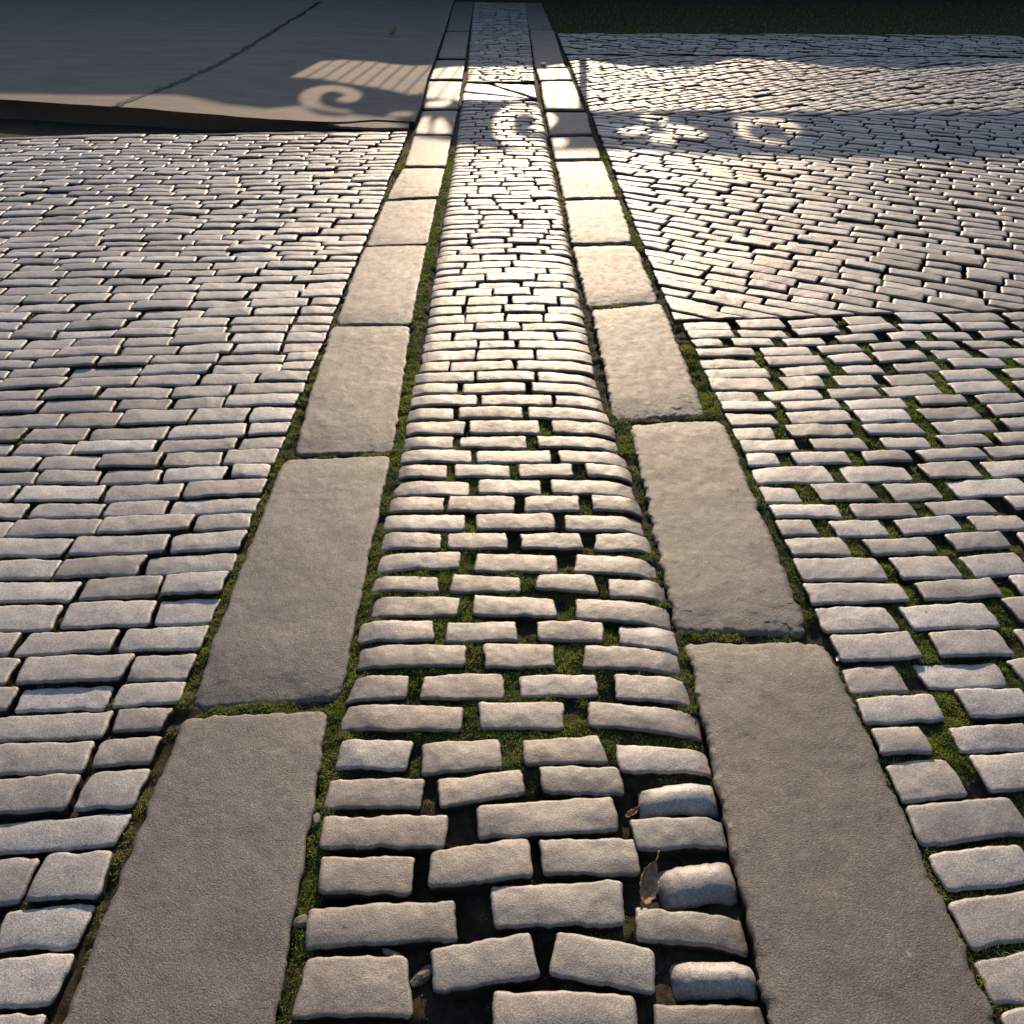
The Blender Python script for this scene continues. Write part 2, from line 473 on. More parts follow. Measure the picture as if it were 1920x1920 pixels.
# centre strip beyond the measured rows
ROWS_FAR0 = 698
fill([G(786, ROWS_FAR0), G(1116, ROWS_FAR0), G(1012, 189), G(867, 189)], 0, .092, .17, .27, .009, .010, 'centre', G(786, ROWS_FAR0), start='up', tint=(.25, .22))
fill([G(874, 153), G(1003, 153), G(985, 4), G(889, 4)], -.008, .095, .17, .27, .009, .010, 'centre far', G(780, 300), tint=(.3, .22))
for q in ([(874,155),(905,155),(1004,181),(1008,187),], ):
    pass
add_sett([G(874,156), G(916,158), G(1001,184), G(867,170)], 'centre far', 900, 1, edge=.02, crown=.002)
add_sett([G(924,156), G(1002,157), G(1008,183), G(930,159)], 'centre far', 900, 2, edge=.02, crown=.002)
add_sett([G(867,173), G(990,185), G(960,188), G(865,188)], 'centre far', 900, 3, edge=.02, crown=.002)

# left field (transverse rows against the left track)
Lx = lambda y: 935 - .392 * (y + 177)
gp = lambda y: 13 * (y + 177) / 1300.0
fill([G(Lx(1990) - gp(1990), 1990), G(Lx(1100) - gp(1100), 1100), G(Lx(700) - gp(700), 700), G(772, 243), G(330, 252), G(-260, 262), G(-900, 700), G(-900, 1990)], .035, .094, .20, .30, .010, .014, 'left', G(345, 1310), from_right=True, zj=.004, tint=(.75, .2), wav=.012)

# right field: near part with wide mossy joints, then two diagonal fields
def Rx(y): return lerp_line([(1040, 40), (1078, 150), (1100, 209), (1131, 299), (1160, 370), (1191, 456), (1240, 565), (1332, 775), (1400, 900), (1470, 1040), (1560, 1190), (1640, 1400), (1870, 1900), (1910, 2000)], y)
yb = 601
_a, _b = G(1275, yb), G(2500, yb - 42)
ANG_R = math.atan2(_b[1] - _a[1], _b[0] - _a[0])
Rn = lambda y: 935 + .452 * (y + 177)
fill([G(Rn(yb) - 8, yb - .5), G(Rn(2000), 2000), G(3300, 2000), G(2500, yb - 42)], ANG_R, .093, .21, .29, .012, .050, 'right', G(1275, yb), start='down', tint=(.6, .22), zj=.004)
fill([G(1262, yb - 1.5), G(Rx(456) + 14, 456), G(Rx(299) + 8, 299), G(1110, 214), G(2200, 222), G(2500, yb - 43.5)], -.47, .098, .19, .28, .010, .016, 'right diagonal', G(1262, yb - 3), tint=(.4, .25), zj=.004)
fill([G(1104, 213), G(1080, 150), G(1060, 104), G(2050, 108), G(2200, 221)], .60, .10, .18, .26, .010, .012, 'right far', G(1104, 210), tint=(.4, .25), zj=.005)
fill([G(1060, 101), G(1044, 63), G(1900, 66), G(2050, 105)], -.45, .11, .20, .28, .016, .018, 'right far', G(1100, 100), tint=(.5, .25), zj=.006)

print('SETTS', len(setts))

# ------------------------------------------------------------------ stone geometry
def ticks(n, L, e):
    """grid parameters in metres, crowded near both ends"""
    u = np.linspace(-1, 1, n)
    k = .55
    return (u * (1 - k) + np.sin(u * math.pi / 2) * k)

def stone(q, nx, ny, edge, depth, z, tx, ty, dR, dL, crown, rc=None, rough=1.0, seed=0, ends=None, lump=.8):
    """top grid plus a skirt; returns verts (world) and quads"""
    fl, fr, nr, nl = q
    u = ticks(nx, 0, 0); v = ticks(ny, 0, 0)
    U, V = np.meshgrid(u, v, indexing='ij')
    Lx_ = (np.linalg.norm(fr - fl) + np.linalg.norm(nr - nl)) * .5
    Ly_ = (np.linalg.norm(fl - nl) + np.linalg.norm(fr - nr)) * .5
    hx, hy = Lx_ / 2, Ly_ / 2
    X = U * hx; Y = V * hy
    if rc is None: rc = min(hx, hy) * .24
    ax = np.abs(X) - (hx - rc); ay = np.abs(Y) - (hy - rc)
    m = (ax > 0) & (ay > 0)
    mx = np.maximum(ax, ay); nm = np.sqrt(ax * ax + ay * ay) + 1e-9
    sc = np.where(m, mx / nm, 1)
    X = np.where(m, np.sign(X) * (hx - rc + ax * sc), X)
    Y = np.where(m, np.sign(Y) * (hy - rc + ay * sc), Y)
    dist = np.minimum(hx - np.abs(U) * hx, hy - np.abs(V) * hy)
    a = (X / hx + 1) / 2; b = (Y / hy + 1) / 2
    PX = (fl[0] * (1 - a) + fr[0] * a) * b + (nl[0] * (1 - a) + nr[0] * a) * (1 - b)
    PY = (fl[1] * (1 - a) + fr[1] * a) * b + (nl[1] * (1 - a) + nr[1] * a) * (1 - b)
    # ragged outline
    sh = seed * 3.7
    e1 = rough * .0030
    wx = e1 * vn(PX + sh, PY, 28, 21) + e1 * .5 * vn(PX + sh, PY, 85, 22)
    wy = e1 * vn(PX + sh, PY, 28, 23) + e1 * .6 * vn(PX + sh, PY, 85, 24)
    t = np.clip(1 - dist / edge, 0, 1)
    zz = -edge * .55 * (1 - np.sqrt(np.clip(1 - t * t, 0, 1)))
    zz += crown * (1 - (X / hx) ** 2 * .6 - (Y / hy) ** 2)
    zz += lump * (.0030 * vn(PX + sh, PY, 13, 31) + .0011 * vn(PX + sh, PY, 36, 32) + .0004 * vn(PX, PY + sh, 95, 33))
    xr = np.clip((X / hx - .25) / .75, 0, 1); zz -= dR * xr ** 2
    xl = np.clip((-X / hx - .35) / .65, 0, 1); zz -= dL * xl ** 2
    if ends:
        yn = np.clip(1 - (Y + hy) / ends[0], 0, 1); zz -= ends[1] * yn ** 2 * (1 + .35 * vn(PX, PY, 5, 41))
        yf = np.clip(1 - (hy - Y) / ends[2], 0, 1); zz -= ends[3] * yf ** 2
    zz += X * tx + Y * ty + z
    zz += street(PX, PY)
    PX = PX + wx; PY = PY + wy
    top = np.stack([PX.ravel(), PY.ravel(), zz.ravel()], 1)
    F0 = grid_faces(nx, ny)
    idx = np.arange(nx * ny).reshape(nx, ny)
    ring = np.concatenate([idx[:-1, 0], idx[-1, :-1], idx[:0:-1, -1], idx[0, :0:-1]])
    cen = q.mean(0)
    sk = top[ring].copy()
    sk2 = sk.copy()
    sk2[:, :2] += (cen - sk[:, :2]) * .05
    sk2[:, 2] -= depth
    sk[:, 2] -= .006; dv = cen - sk[:, :2]; sk[:, :2] += dv / (np.linalg.norm(dv, axis=1)[:, None] + 1e-9) * .0015
    nR = len(ring); b0 = nx * ny
    r1 = b0 + np.arange(nR); r2 = r1 + nR
    nxt = np.roll(np.arange(nR), -1)
    S1 = np.stack([ring, r1, r1[nxt], ring[nxt]], 1)
    S2 = np.stack([r1, r2, r2[nxt], r1[nxt]], 1)
    return np.concatenate([top, sk, sk2]), np.concatenate([F0, S1, S2])

def poly_area_px(q):
    p = [project(x, y) for x, y in q]
    a = 0
    for i in range(4):
        x0, y0 = p[i]; x1, y1 = p[(i + 1) % 4]
        a += x0 * y1 - x1 * y0
    return abs(a) / 2

def frac_in_crop(q):
    c = 0
    for i in range(5):
        for j in range(3):
            a = (i + .5) / 5; b = (j + .5) / 3
            p = (q[0] * (1 - a) + q[1] * a) * b + (q[3] * (1 - a) + q[2] * a) * (1 - b)
            px, py = project(*p)
            c += 330 < px < 1590 and 52 < py < 1868
    return c / 15

for i, s in enumerate(setts):
    s['px'] = poly_area_px(s['q']); s['vis'] = frac_in_crop(s['q']); s['id'] = i
    cx, cy = project(*s['q'].mean(0)); s['c'] = (cx, cy)
    s['on'] = (-300 < cx < 2250) and cy > -5 and s['q'][:, 1].min() > .1

cand = [s for s in setts if s['vis'] > .12 and 'far' not in s['region']]
cand.sort(key=lambda s: -s['px'] * s['vis'])
# whole rows next to the tracks read best; take the 300 largest
for s in cand[:300]: s['ind'] = True

ORD = ['zeroth', 'first', 'second', 'third', 'fourth', 'fifth', 'sixth', 'seventh', 'eighth', 'ninth', 'tenth', 'eleventh', 'twelfth', 'thirteenth', 'fourteenth', 'fifteenth', 'sixteenth', 'seventeenth', 'eighteenth', 'nineteenth']
TENS = {20: 'twentieth', 30: 'thirtieth', 40: 'fortieth', 50: 'fiftieth', 60: 'sixtieth'}
TN = {20: 'twenty', 30: 'thirty', 40: 'forty', 50: 'fifty', 60: 'sixty'}
def ordn(k):
    if k < 20: return ORD[k]
    if k in TENS: return TENS[k]
    if k > 69: return str(k) + 'th'
    return TN[k // 10 * 10] + '-' + ORD[k % 10]

ind = [s for s in setts if s.get('ind')]
# centre rows: number upward from the near edge, continue into the filled rows
for s in ind:
    if s['region'] == 'centre' and False: pass
cent_meas = {}
off = len(ROWS)
measured_ids = set(range(sum(len(r) for r in ROWS)))
for s in setts:
    if s['region'] == 'centre':
        s['nrow'] = s['row'] if s['id'] in measured_ids else s['row'] + off
def slab_of(slabs, y, side):
    for k, sl in enumerate(slabs):
        lo = sl[3][1] if side == 'L' else sl[2][1]
        hi = sl[0][1] if side == 'L' else sl[1][1]
        if hi - 6 <= y: return k + 1
    return len(slabs)
def size_word(s):
    L = (np.linalg.norm(s['q'][0] - s['q'][1]) + np.linalg.norm(s['q'][2] - s['q'][3])) / 2
    return 'short' if L < .175 else ('long' if L > .235 else 'mid-length')
# rows of side fields, numbered within the slab they lie beside
for reg in ('left', 'right', 'right diagonal'):
    rr = {}
    for s in ind:
        if s['region'] == reg: rr.setdefault(s['row'], []).append(s)
    allrow = {}
    for s in setts:
        if s['region'] == reg: allrow.setdefault(s['row'], []).append(s)
    rows = sorted(rr)
    for k, r in enumerate(rows):
        vis = sorted([s for s in allrow[r] if s['vis'] > .05], key=lambda s: s['c'][0], reverse=(reg == 'left'))
        for j, s in enumerate(vis):
            s['nrow'] = k + 1; s['npos'] = j + 1
tally = {}
for s in ind:
    sz = size_word(s)
    if s['region'] == 'centre':
        lab = '%s worn cobble, %s from the left in the %s row up the middle strip' % (sz, ordn(s['pos']), ordn(s['nrow']))
        grp = 'cobbles of the middle strip'
    elif s['region'] == 'left':
        lab = '%s pale cobble, %s out from left slab track, %s row up' % (sz, ordn(s['npos']), ordn(s['nrow']))
        grp = 'cobbles left of the slab tracks'
    elif s['region'] == 'right':
        lab = '%s cobble among mossy joints, %s out from right slab track, %s row up' % (sz, ordn(s['npos']), ordn(s['nrow']))
        grp = 'mossy cobbles right of the slab tracks'
    else:
        lab = '%s slanting cobble, %s out from right slab track, %s slanted row up' % (sz, ordn(s['npos']), ordn(s['nrow']))
        grp = 'slanting cobbles right of the slab tracks'
    s['label'] = lab; s['grp'] = grp

for s in ind:
    nx, ny = (44, 22) if s['px'] > 2500 else ((30, 16) if s['px'] > 900 else (22, 12))
    V, Fq = stone(s['q'], nx, ny, s['edge'], s['depth'], s['z'], s['tx'], s['ty'], s['dR'], s['dL'], s['crown'], seed=s['id'])
    c = s['q'].mean(0)
    V = V - np.array([c[0], c[1], 0])
    me = mesh_np('cobblestone', V, Fq, M_SETT, attrs={'tint': np.full(len(V), s['tint']), 'tone': np.full(len(V), s['tone']), 'soil_shade': soil_shade_of(nx, ny, len(V))})
    o = link('cobblestone', me, loc=(c[0], c[1], 0))
    tag(o, s['label'], 'cobblestone', s['grp'])

VV, FF, TT, TO, SO = [], [], [], [], []
base = 0
for s in setts:
    if s.get('ind') or not s['on']: continue
    a = s['px']
    nx, ny = (30, 16) if a > 2500 else ((20, 11) if a > 700 else ((12, 7) if a > 150 else (7, 5)))
    V, Fq = stone(s['q'], nx, ny, s['edge'], s['depth'] if a > 300 else .035, s['z'], s['tx'], s['ty'], s['dR'], s['dL'], s['crown'], seed=s['id'])
    VV.append(V); FF.append(Fq + base); base += len(V)
    TT.append(np.full(len(V), s['tint'])); TO.append(np.full(len(V), s['tone'])); SO.append(soil_shade_of(nx, ny, len(V)))
me = mesh_np('cobblestones', np.concatenate(VV), np.concatenate(FF), M_SETT, attrs={'tint': np.concatenate(TT), 'tone': np.concatenate(TO), 'soil_shade': np.concatenate(SO)})
tag(link('cobblestones', me), 'small worn cobbles spreading into the distance beyond the near rows', 'cobblestones', kind='stuff')

# ------------------------------------------------------------------ slab tracks
slab_quads = []
tex_words = {'L': 'left', 'R': 'right'}
LLAB = {1: 'smooth grey paving slab at near left, darkest and lowest of left track', 2: 'long grey paving slab in left track, second one up', 3: 'pale paving slab in left track with grassy joint at its near end, third up',
        8: 'paving slab in left track under two-lobed patch of sunlight'}
RLAB = {1: 'coarse grey slab at near right with sunlit far end', 2: 'coarse ragged-edged slab in right track, second one up', 6: 'brightest glaring slab of the right track, sixth up',
        7: 'right track slab with small sunlit oval on its left edge'}
for side, slabs in (('L', SLABS_L), ('R', SLABS_R)):
    for k, sl in enumerate(slabs):
        q = np.array([G(*p) for p in sl])
        slab_quads.append(q)
        big = k < 3
        nx, ny = (90, 200) if big else ((40, 80) if k < 6 else (18, 26))
        dn = [.012, .015, .018, .014, .008, .005][k] if side == 'R' and k < 6 else ([.006, .017, .014, .009, .006, .005][k] if k < 6 else .004)
        zf = .0
        V, Fq = stone(q, nx, ny, .014 if side == 'L' else .020, .09, (.004 if side == 'R' else .001) + RS.normal(0, .002), RS.normal(0, .006), RS.normal(0, .004), 0, 0, .003, rc=.03,
                      rough=1.4 if side == 'L' else 2.3, seed=500 + k, lump=.55, ends=(.19, dn * 1.0, .13, .016 if side == 'R' else .006))
        c = q.mean(0); V = V - np.array([c[0], c[1], 0])
        me = mesh_np('paving_slab', V, Fq, M_SLAB, attrs={'tint': np.full(len(V), .8 if side == 'L' else .35 + .1 * (k % 3)), 'tone': np.full(len(V), .45 + .1 * math.sin(k * 2.3)), 'soil_shade': soil_shade_of(nx, ny, len(V))})
        o = link('paving_slab', me, loc=(c[0], c[1], 0))
        lab = (LLAB if side == 'L' else RLAB).get(k + 1) or 'worn paving slab, %s one up in the %s track' % (ordn(k + 1), tex_words[side])
        tag(o, lab, 'paving slab', 'paving slabs of the %s track' % tex_words[side])

# ------------------------------------------------------------------ occupancy of the near ground, for the joints
GX0, GX1, GY0, GY1, CS = -2.3, 2.5, .40, 6.5, .004
nxg = int((GX1 - GX0) / CS); nyg = int((GY1 - GY0) / CS)
occ = np.zeros((nxg, nyg), dtype=bool)
def rast(q, grow=0.0):
    x0, y0 = q.min(0); x1, y1 = q.max(0)
    i0 = max(0, int((x0 - GX0) / CS) - 1); i1 = min(nxg, int((x1 - GX0) / CS) + 2)
    j0 = max(0, int((y0 - GY0) / CS) - 1); j1 = min(nyg, int((y1 - GY0) / CS) + 2)
    if i1 <= i0 or j1 <= j0: return
    X, Y = np.meshgrid(GX0 + (np.arange(i0, i1) + .5) * CS, GY0 + (np.arange(j0, j1) + .5) * CS, indexing='ij')
    ins = np.ones(X.shape, bool)
    for a in range(4):
        p = q[a]; r = q[(a + 1) % 4]
        L = np.linalg.norm(r - p) + 1e-9
        cr = ((r[0] - p[0]) * (Y - p[1]) - (r[1] - p[1]) * (X - p[0])) / L
        ins &= cr < .001     # corners run clockwise
    occ[i0:i1, j0:j1] |= ins
for s in setts:
    if s['q'][:, 1].min() < GY1: rast(s['q'])
for q in slab_quads: rast(q)

# how mossy a place is (0..1)
def gl(px, py): return np.array(G(px, py))
li = [gl(525, 1868), gl(617, 1322), gl(733, 850), gl(800, 456), gl(850, 250)]
lo_ = [gl(133, 1868), gl(350, 1310), gl(533, 850), gl(628, 607), gl(760, 300)]
ro = [gl(1800, 1868), gl(1546, 1197), gl(1353, 779), gl(1240, 565), gl(1140, 320)]
ri_ = [gl(1435, 1868), gl(1283, 1200), gl(1178, 790), gl(1108, 577), gl(1040, 300)]
def xat(line, y):
    ys = [p[1] for p in line]; xs = [p[0] for p in line]
    return np.interp(y, ys, xs)
def moss_amt(x, y):
    n1 = vn(x, y, 7, 61) * .5 + vn(x, y, 22, 62) * .35
    a = np.zeros_like(x)
    a = np.maximum(a, 1.75 * np.exp(-((x - xat(li, y) - .022) / .036) ** 2))
    a = np.maximum(a, 1.0 * np.exp(-((x - xat(lo_, y) + .02) / .04) ** 2))
    a = np.maximum(a, 1.15 * np.exp(-((x - xat(ro, y) - .03) / .05) ** 2) * .85)
    a = np.maximum(a, .45 * np.exp(-((x - xat(ri_, y) + .02) / .03) ** 2))
    cen = (x > xat(li, y)) & (x < xat(ri_, y))
    a = np.maximum(a, np.where(cen, .98 * sstep(.80, 1.05, y) * (1 - sstep(2.1, 2.8, y)) + .12, 0))
    rt = x > xat(ro, y)
    a = np.maximum(a, np.where(rt, .80 * (1 - sstep(2.9, 3.4, y)) + .35, 0))
    lf = x < xat(lo_, y)
    a = np.maximum(a, np.where(lf, .45, 0))
    tr = (x < xat(li, y)) & (x > xat(lo_, y)) | (x > xat(ri_, y)) & (x < xat(ro, y))
    a = np.maximum(a, np.where(tr, .8, 0))
    return np.clip(a + n1 * 1.35 - .26, 0, 1)
def fill_level(x, y):
    m = moss_amt(x, y)
    return street(x, y) - .031 + .018 * m - .022 * (1 - sstep(.85, 1.0, y)) * (x > xat(li, y) + .05) * (x < xat(ri_, y)) * sstep(-.2, .3, vn(x, y, 6, 77)) + .005 * vn(x, y, 35, 71) + .003 * vn(x, y, 110, 72)

# ------------------------------------------------------------------ ground sheet reaching the horizon
def axis(a0, a1, st, lo, hi, gr=1.25):
    c = list(np.arange(a0, a1 + st / 2, st))
    s = st; x = c[-1]
    while x < hi: s *= gr; x += s; c.append(min(x, hi))
    s = st; x = c[0]; pre = []
    while x > lo: s *= gr; x -= s; pre.append(max(x, lo))
    return np.array(pre[::-1] + c)
xs = axis(-1.5, 1.8, .0085, -400, 400); ys = axis(.36, 4.2, .0085, -120, 600)
X, Y = np.meshgrid(xs, ys, indexing='ij')
Z = fill_level(X, Y) - .012 * (sstep(5, 9, Y))
# the bed lies lower under the stones than between them
ig = ((X - GX0) / CS).astype(int); jg = ((Y - GY0) / CS).astype(int)
inside = (ig > 4) & (ig < nxg - 4) & (jg > 4) & (jg < nyg - 4)
igc = np.clip(ig, 4, nxg - 5); jgc = np.clip(jg, 4, nyg - 5)
cov = inside & occ[igc, jgc] & occ[igc - 3, jgc] & occ[igc + 3, jgc] & occ[igc, jgc - 3] & occ[igc, jgc + 3]
Z = Z - .022 * cov
V = np.stack([X.ravel(), Y.ravel(), Z.ravel()], 1)
Fq = grid_faces(len(xs), len(ys))
tag(link('ground', mesh_np('ground', V, Fq, M_EARTH)), 'dark earth in the joints beneath the cobbles', 'ground', kind='structure')

# ------------------------------------------------------------------ moss and short grass in the joints
ii, jj = np.nonzero(~occ)
px_ = GX0 + (ii + .5) * CS; py_ = GY0 + (jj + .5) * CS
ppx, ppy = project(px_, py_)
ok = (ppx > -60) & (ppx < 1980) & (ppy < 1990) & (py_ < 6.4)
px_, py_ = px_[ok], py_[ok]
mo = moss_amt(px_, py_)
# number of blades per 16 mm2 cell, thinning with distance
dens = np.where(py_ < 1.6, 1.5, np.where(py_ < 3, .9, .4)) * sstep(.30, .75, mo)
cnt = RS.poisson(dens)
px_ = np.repeat(px_, cnt) + 0; py_ = np.repeat(py_, cnt)
mo = np.repeat(mo, cnt)
nb = len(px_)
px_ = px_ + RS.uniform(-CS / 2, CS / 2, nb); py_ = py_ + RS.uniform(-CS / 2, CS / 2, nb)
zb = fill_level(px_, py_) - .001
sc = np.interp(py_, [.5, 1.5, 3, 6], [1.0, 1.25, 1.8, 3.0])
ln = RS.uniform(.004, .0105, nb) * (.6 + .6 * mo) * (1 + .35 * (sc - 1))
grassy = (vn(px_, py_, 9, 81) > .45) & (RS.rand(nb) < .35)
ln = np.where(grassy, ln * 2.0, ln)
wd = np.where(grassy, .0011, RS.uniform(.0010, .0020, nb)) * sc
az = RS.uniform(0, 2 * math.pi, nb); lean = RS.uniform(.15, 1.1, nb)
dx = np.cos(az) * np.sin(lean); dy = np.sin(az) * np.sin(lean); dz = np.cos(lean)
sx = -np.sin(az); sy = np.cos(az)
B = np.stack([px_, py_, zb], 1)
D = np.stack([dx, dy, dz], 1) * ln[:, None]
S = np.stack([sx, sy, np.zeros(nb)], 1) * (wd / 2)[:, None]
mid = B + D * .55
tip = B + D + np.stack([dx * ln * .3, dy * ln * .3, -ln * .15], 1)
V = np.stack([B - S, B + S, mid + S * .9, mid - S * .9, tip], 1).reshape(-1, 3)
k = np.arange(nb) * 5
quads = np.stack([k, k + 1, k + 2, k + 3], 1); tris = np.stack([k + 3, k + 2, k + 4], 1)
tn = np.clip(.32 + .28 * vn(px_, py_, 12, 91) + .2 * vn(px_, py_, 3, 92) + RS.normal(0, .13, nb) + np.where(px_ < xat(lo_, py_), .28, 0), 0, 1)
me = mesh_np('moss', V, quads, M_MOSS, smooth=False, attrs={'tint': np.repeat(tn, 5)}, tris=tris)
tag(link('moss', me), 'green moss and short grass growing in the joints between stones', 'moss', kind='stuff')
print('MOSS', nb)

# ------------------------------------------------------------------ asphalt apron raised beside the left track, far left
def apron_z(x, y):
    return .028 + .10 * sstep(-1.35, -3.3, x) + .03 * sstep(-3.3, -6, x) + .0015 * vn(x, y, 1.1, 5) + street(x, y) * .15
def on_apron(px, py):
    z = .05
    for _ in range(12):
        x, y = G(px, py, z); z = float(apron_z(np.array(x), np.array(y)))
    return x, y, z
edge_pts = [on_apron(*p) for p in [(-500, 168), (0, 186), (330, 209), (450, 219), (560, 226), (640, 229), (700, 224), (772, 228)]]
out_line = [G(792, 206), G(804, 151), G(819, 111), G(836, 58), G(852, 4)]
ex = [e[0] for e in edge_pts] ; ey = [e[1] for e in edge_pts]
def near_edge(x): return np.interp(x, ex, ey) + .010 * vn(x, 0 * x, 2.3, 8) + .008 * vn(x, 0 * x, 12, 9)
def right_edge(y): return np.interp(y, [p[1] for p in out_line], [p[0] for p in out_line]) - .012
na, nb2 = 150, 110
us = 1 - np.linspace(0, 1, na) ** 1.8     # 1 near right
vs = np.linspace(0, 1, nb2) ** 1.5
XX = np.zeros((na, nb2)); YY = np.zeros((na, nb2))
for j, v in enumerate(vs):
    for i_ in range(1): pass
    xr0 = ex[-1]; yfar = 60.0
    # start from the near edge and go away
    xl = -60.0
    for it in range(2):
        pass
    x_at = None
    # x spans between far left and the track at the (approximate) distance of this line
    y_r = ey[-1] + (yfar - ey[-1]) * v ** 2.2
    xr = right_edge(y_r)
    xcol = xr + (xl - xr) * (1 - us) ** 1.4
    ynear = near_edge(xcol)
    XX[:, j] = xcol
    YY[:, j] = ynear + (yfar - ynear) * v ** 2.2
ZZ = apron_z(XX, YY)
top = np.stack([XX.ravel(), YY.ravel(), ZZ.ravel()], 1)
Fq = grid_faces(na, nb2)[:, ::-1]
idx = np.arange(na * nb2).reshape(na, nb2)
rim = np.concatenate([idx[::-1, 0], idx[0, 1:]])
sk = top[rim].copy(); sk[:, 2] = -.06; sk[:na, 1] += .05
b0 = len(top); r1 = b0 + np.arange(len(rim))
S1 = np.stack([rim[:-1], rim[1:], r1[1:], r1[:-1]], 1)
me = mesh_np('asphalt_apron', np.concatenate([top, sk]), np.concatenate([Fq, S1]), M_ASPH)
tag(link('asphalt_apron', me), 'smooth raised asphalt apron beyond the left cobbles', 'road', kind='structure')

# broken second layer of asphalt poking out beside the track
def sheet_from_px(name, pts, th, mat, zoff=0.0, jag=.004, onap=False, n=6):
    P = []
    for i in range(len(pts)):
        a = pts[i]; b = pts[(i + 1) % len(pts)]
        for t in np.linspace(0, 1, n, endpoint=False):
            P.append((a[0] * (1 - t) + b[0] * t, a[1] * (1 - t) + b[1] * t))
    W = []
    for p in P:
        if onap: x, y, z = on_apron(*p)
        else: x, y = G(*p); z = float(street(np.array(x), np.array(y)))
        W.append((x + RS.uniform(-jag, jag), y + RS.uniform(-jag, jag) * 2, z + zoff))
    import bmesh
    bm = bmesh.new()
    vs_ = [bm.verts.new(p) for p in W]
    f = bm.faces.new(vs_)
    r = bmesh.ops.extrude_face_region(bm, geom=[f])
    for v in [g for g in r['geom'] if isinstance(g, bmesh.types.BMVert)]: v.co.z += th
    bmesh.ops.recalc_face_normals(bm, faces=bm.faces)
    bmesh.ops.triangulate(bm, faces=bm.faces)
    me = bpy.data.meshes.new(name); bm.to_mesh(me); bm.free(); me.materials.append(mat)
    return me
o = link('asphalt_fragment', sheet_from_px('asphalt_fragment', [(612, 234), (660, 230), (735, 231), (768, 233), (766, 243), (700, 243), (640, 240)], .02, M_ASPH, zoff=.0))
tag(o, 'broken grey asphalt piece lying below the apron lip by the track', 'asphalt piece')
# seam across the apron: two thin strips laid end to end
seam = [(215, 200), (300, 168), (345, 150), (400, 126), (450, 98), (510, 60), (560, 30), (600, 4)]
pts = [on_apron(*p) for p in seam]
V, Fq = [], []
sN = 0
for i in range(len(pts) - 1):
    a, b = np.array(pts[i]), np.array(pts[i + 1])
    m_ = 14
    for t in np.linspace(0, 1, m_, endpoint=(i == len(pts) - 2)):
        p = a * (1 - t) + b * t
        w_ = .035 + .06 * RS.rand()
        dd = (b - a)[:2]; dd /= np.linalg.norm(dd); nn = np.array([-dd[1], dd[0]])
        jx = RS.normal(0, .014)
        for s_ in (-1, 1):
            q2 = p[:2] + nn * (s_ * w_ / 2 + jx)
            V.append((q2[0], q2[1], float(apron_z(np.array(q2[0]), np.array(q2[1]))) + .005))
        if sN: Fq.append((2 * sN - 2, 2 * sN - 1, 2 * sN + 1, 2 * sN))
        sN += 1
V = np.array(V)
tag(link('tar_seam', mesh_np('tar_seam', V, np.array(Fq), M_TAR)), 'ragged black seam running diagonally across the asphalt', 'seam', kind='structure')

# ------------------------------------------------------------------ verge of grass at the far edge
gx0, gx1 = G(880, 60)[0], 9.0
nbv = 26000
vx = RS.uniform(-.6, 14, nbv); vy = G(960, 60)[1] + RS.rand(nbv) ** 1.5 * 4.6
pvx, pvy = project(vx, vy)
vy = vy + .5 * vn(vx, 0 * vx, 1.3, 7) + .2 * vn(vx, 0 * vx, 5, 17)
ln = RS.uniform(.02, .06, nbv); az = RS.uniform(0, 2 * math.pi, nbv); lean = RS.uniform(.1, .9, nbv)
dx = np.cos(az) * np.sin(lean) * ln; dy = np.sin(az) * np.sin(lean) * ln; dz = np.cos(lean) * ln
B = np.stack([vx, vy, street(vx, vy) - .03], 1); S = np.stack([-np.sin(az), np.cos(az), 0 * az], 1) * .006
V = np.stack([B - S, B + S, B + np.stack([dx, dy, dz], 1)], 1).reshape(-1, 3)
k = np.arange(nbv) * 3
tn = np.clip(RS.normal(.0, .2, nbv) + .85 * (RS.rand(nbv) < .4), 0, 1)
me = mesh_np('grass', V, None, M_MOSS, smooth=False, attrs={'tint': np.repeat(tn, 3)}, tris=np.stack([k, k + 1, k + 2], 1))
tag(link('grass', me), 'strip of shaded grass along the far edge of the cobbles', 'grass', kind='stuff')

# ------------------------------------------------------------------ wall and iron screen whose shadows fall on the street
GY = 19.3
TE = math.tan(SUN_EL) / math.cos(SUN_AZ)
TA = math.tan(SUN_AZ)
def to_screen(px, py, ap=False):
    if ap: x, y, z = on_apron(px, py)
    else: (x, y), z = G(px, py), 0.0
    return (x + (GY - y) * TA, z + (GY - y) * TE)

def curve_panel(name, outer, holes, th, mat, y):
    cu = bpy.data.curves.new(name, 'CURVE'); cu.dimensions = '2D'; cu.fill_mode = 'BOTH'; cu.extrude = th / 2
    for poly in [outer] + holes:
        sp = cu.splines.new('POLY'); sp.points.add(len(poly) - 1)
        for i, p in enumerate(poly): sp.points[i].co = (p[0], p[1], 0, 1)
        sp.use_cyclic_u = True
    tmp = bpy.data.objects.new(name + '_tmp', cu)
    COL.objects.link(tmp)
    dg = bpy.context.evaluated_depsgraph_get()
    me = bpy.data.meshes.new_from_object(tmp.evaluated_get(dg))
    bpy.data.objects.remove(tmp)
    me.materials.clear(); me.materials.append(mat)
    me.name = name
    for v in me.vertices:
        x_, z_, t_ = v.co; v.co = (x_, t_, z_)
    return me

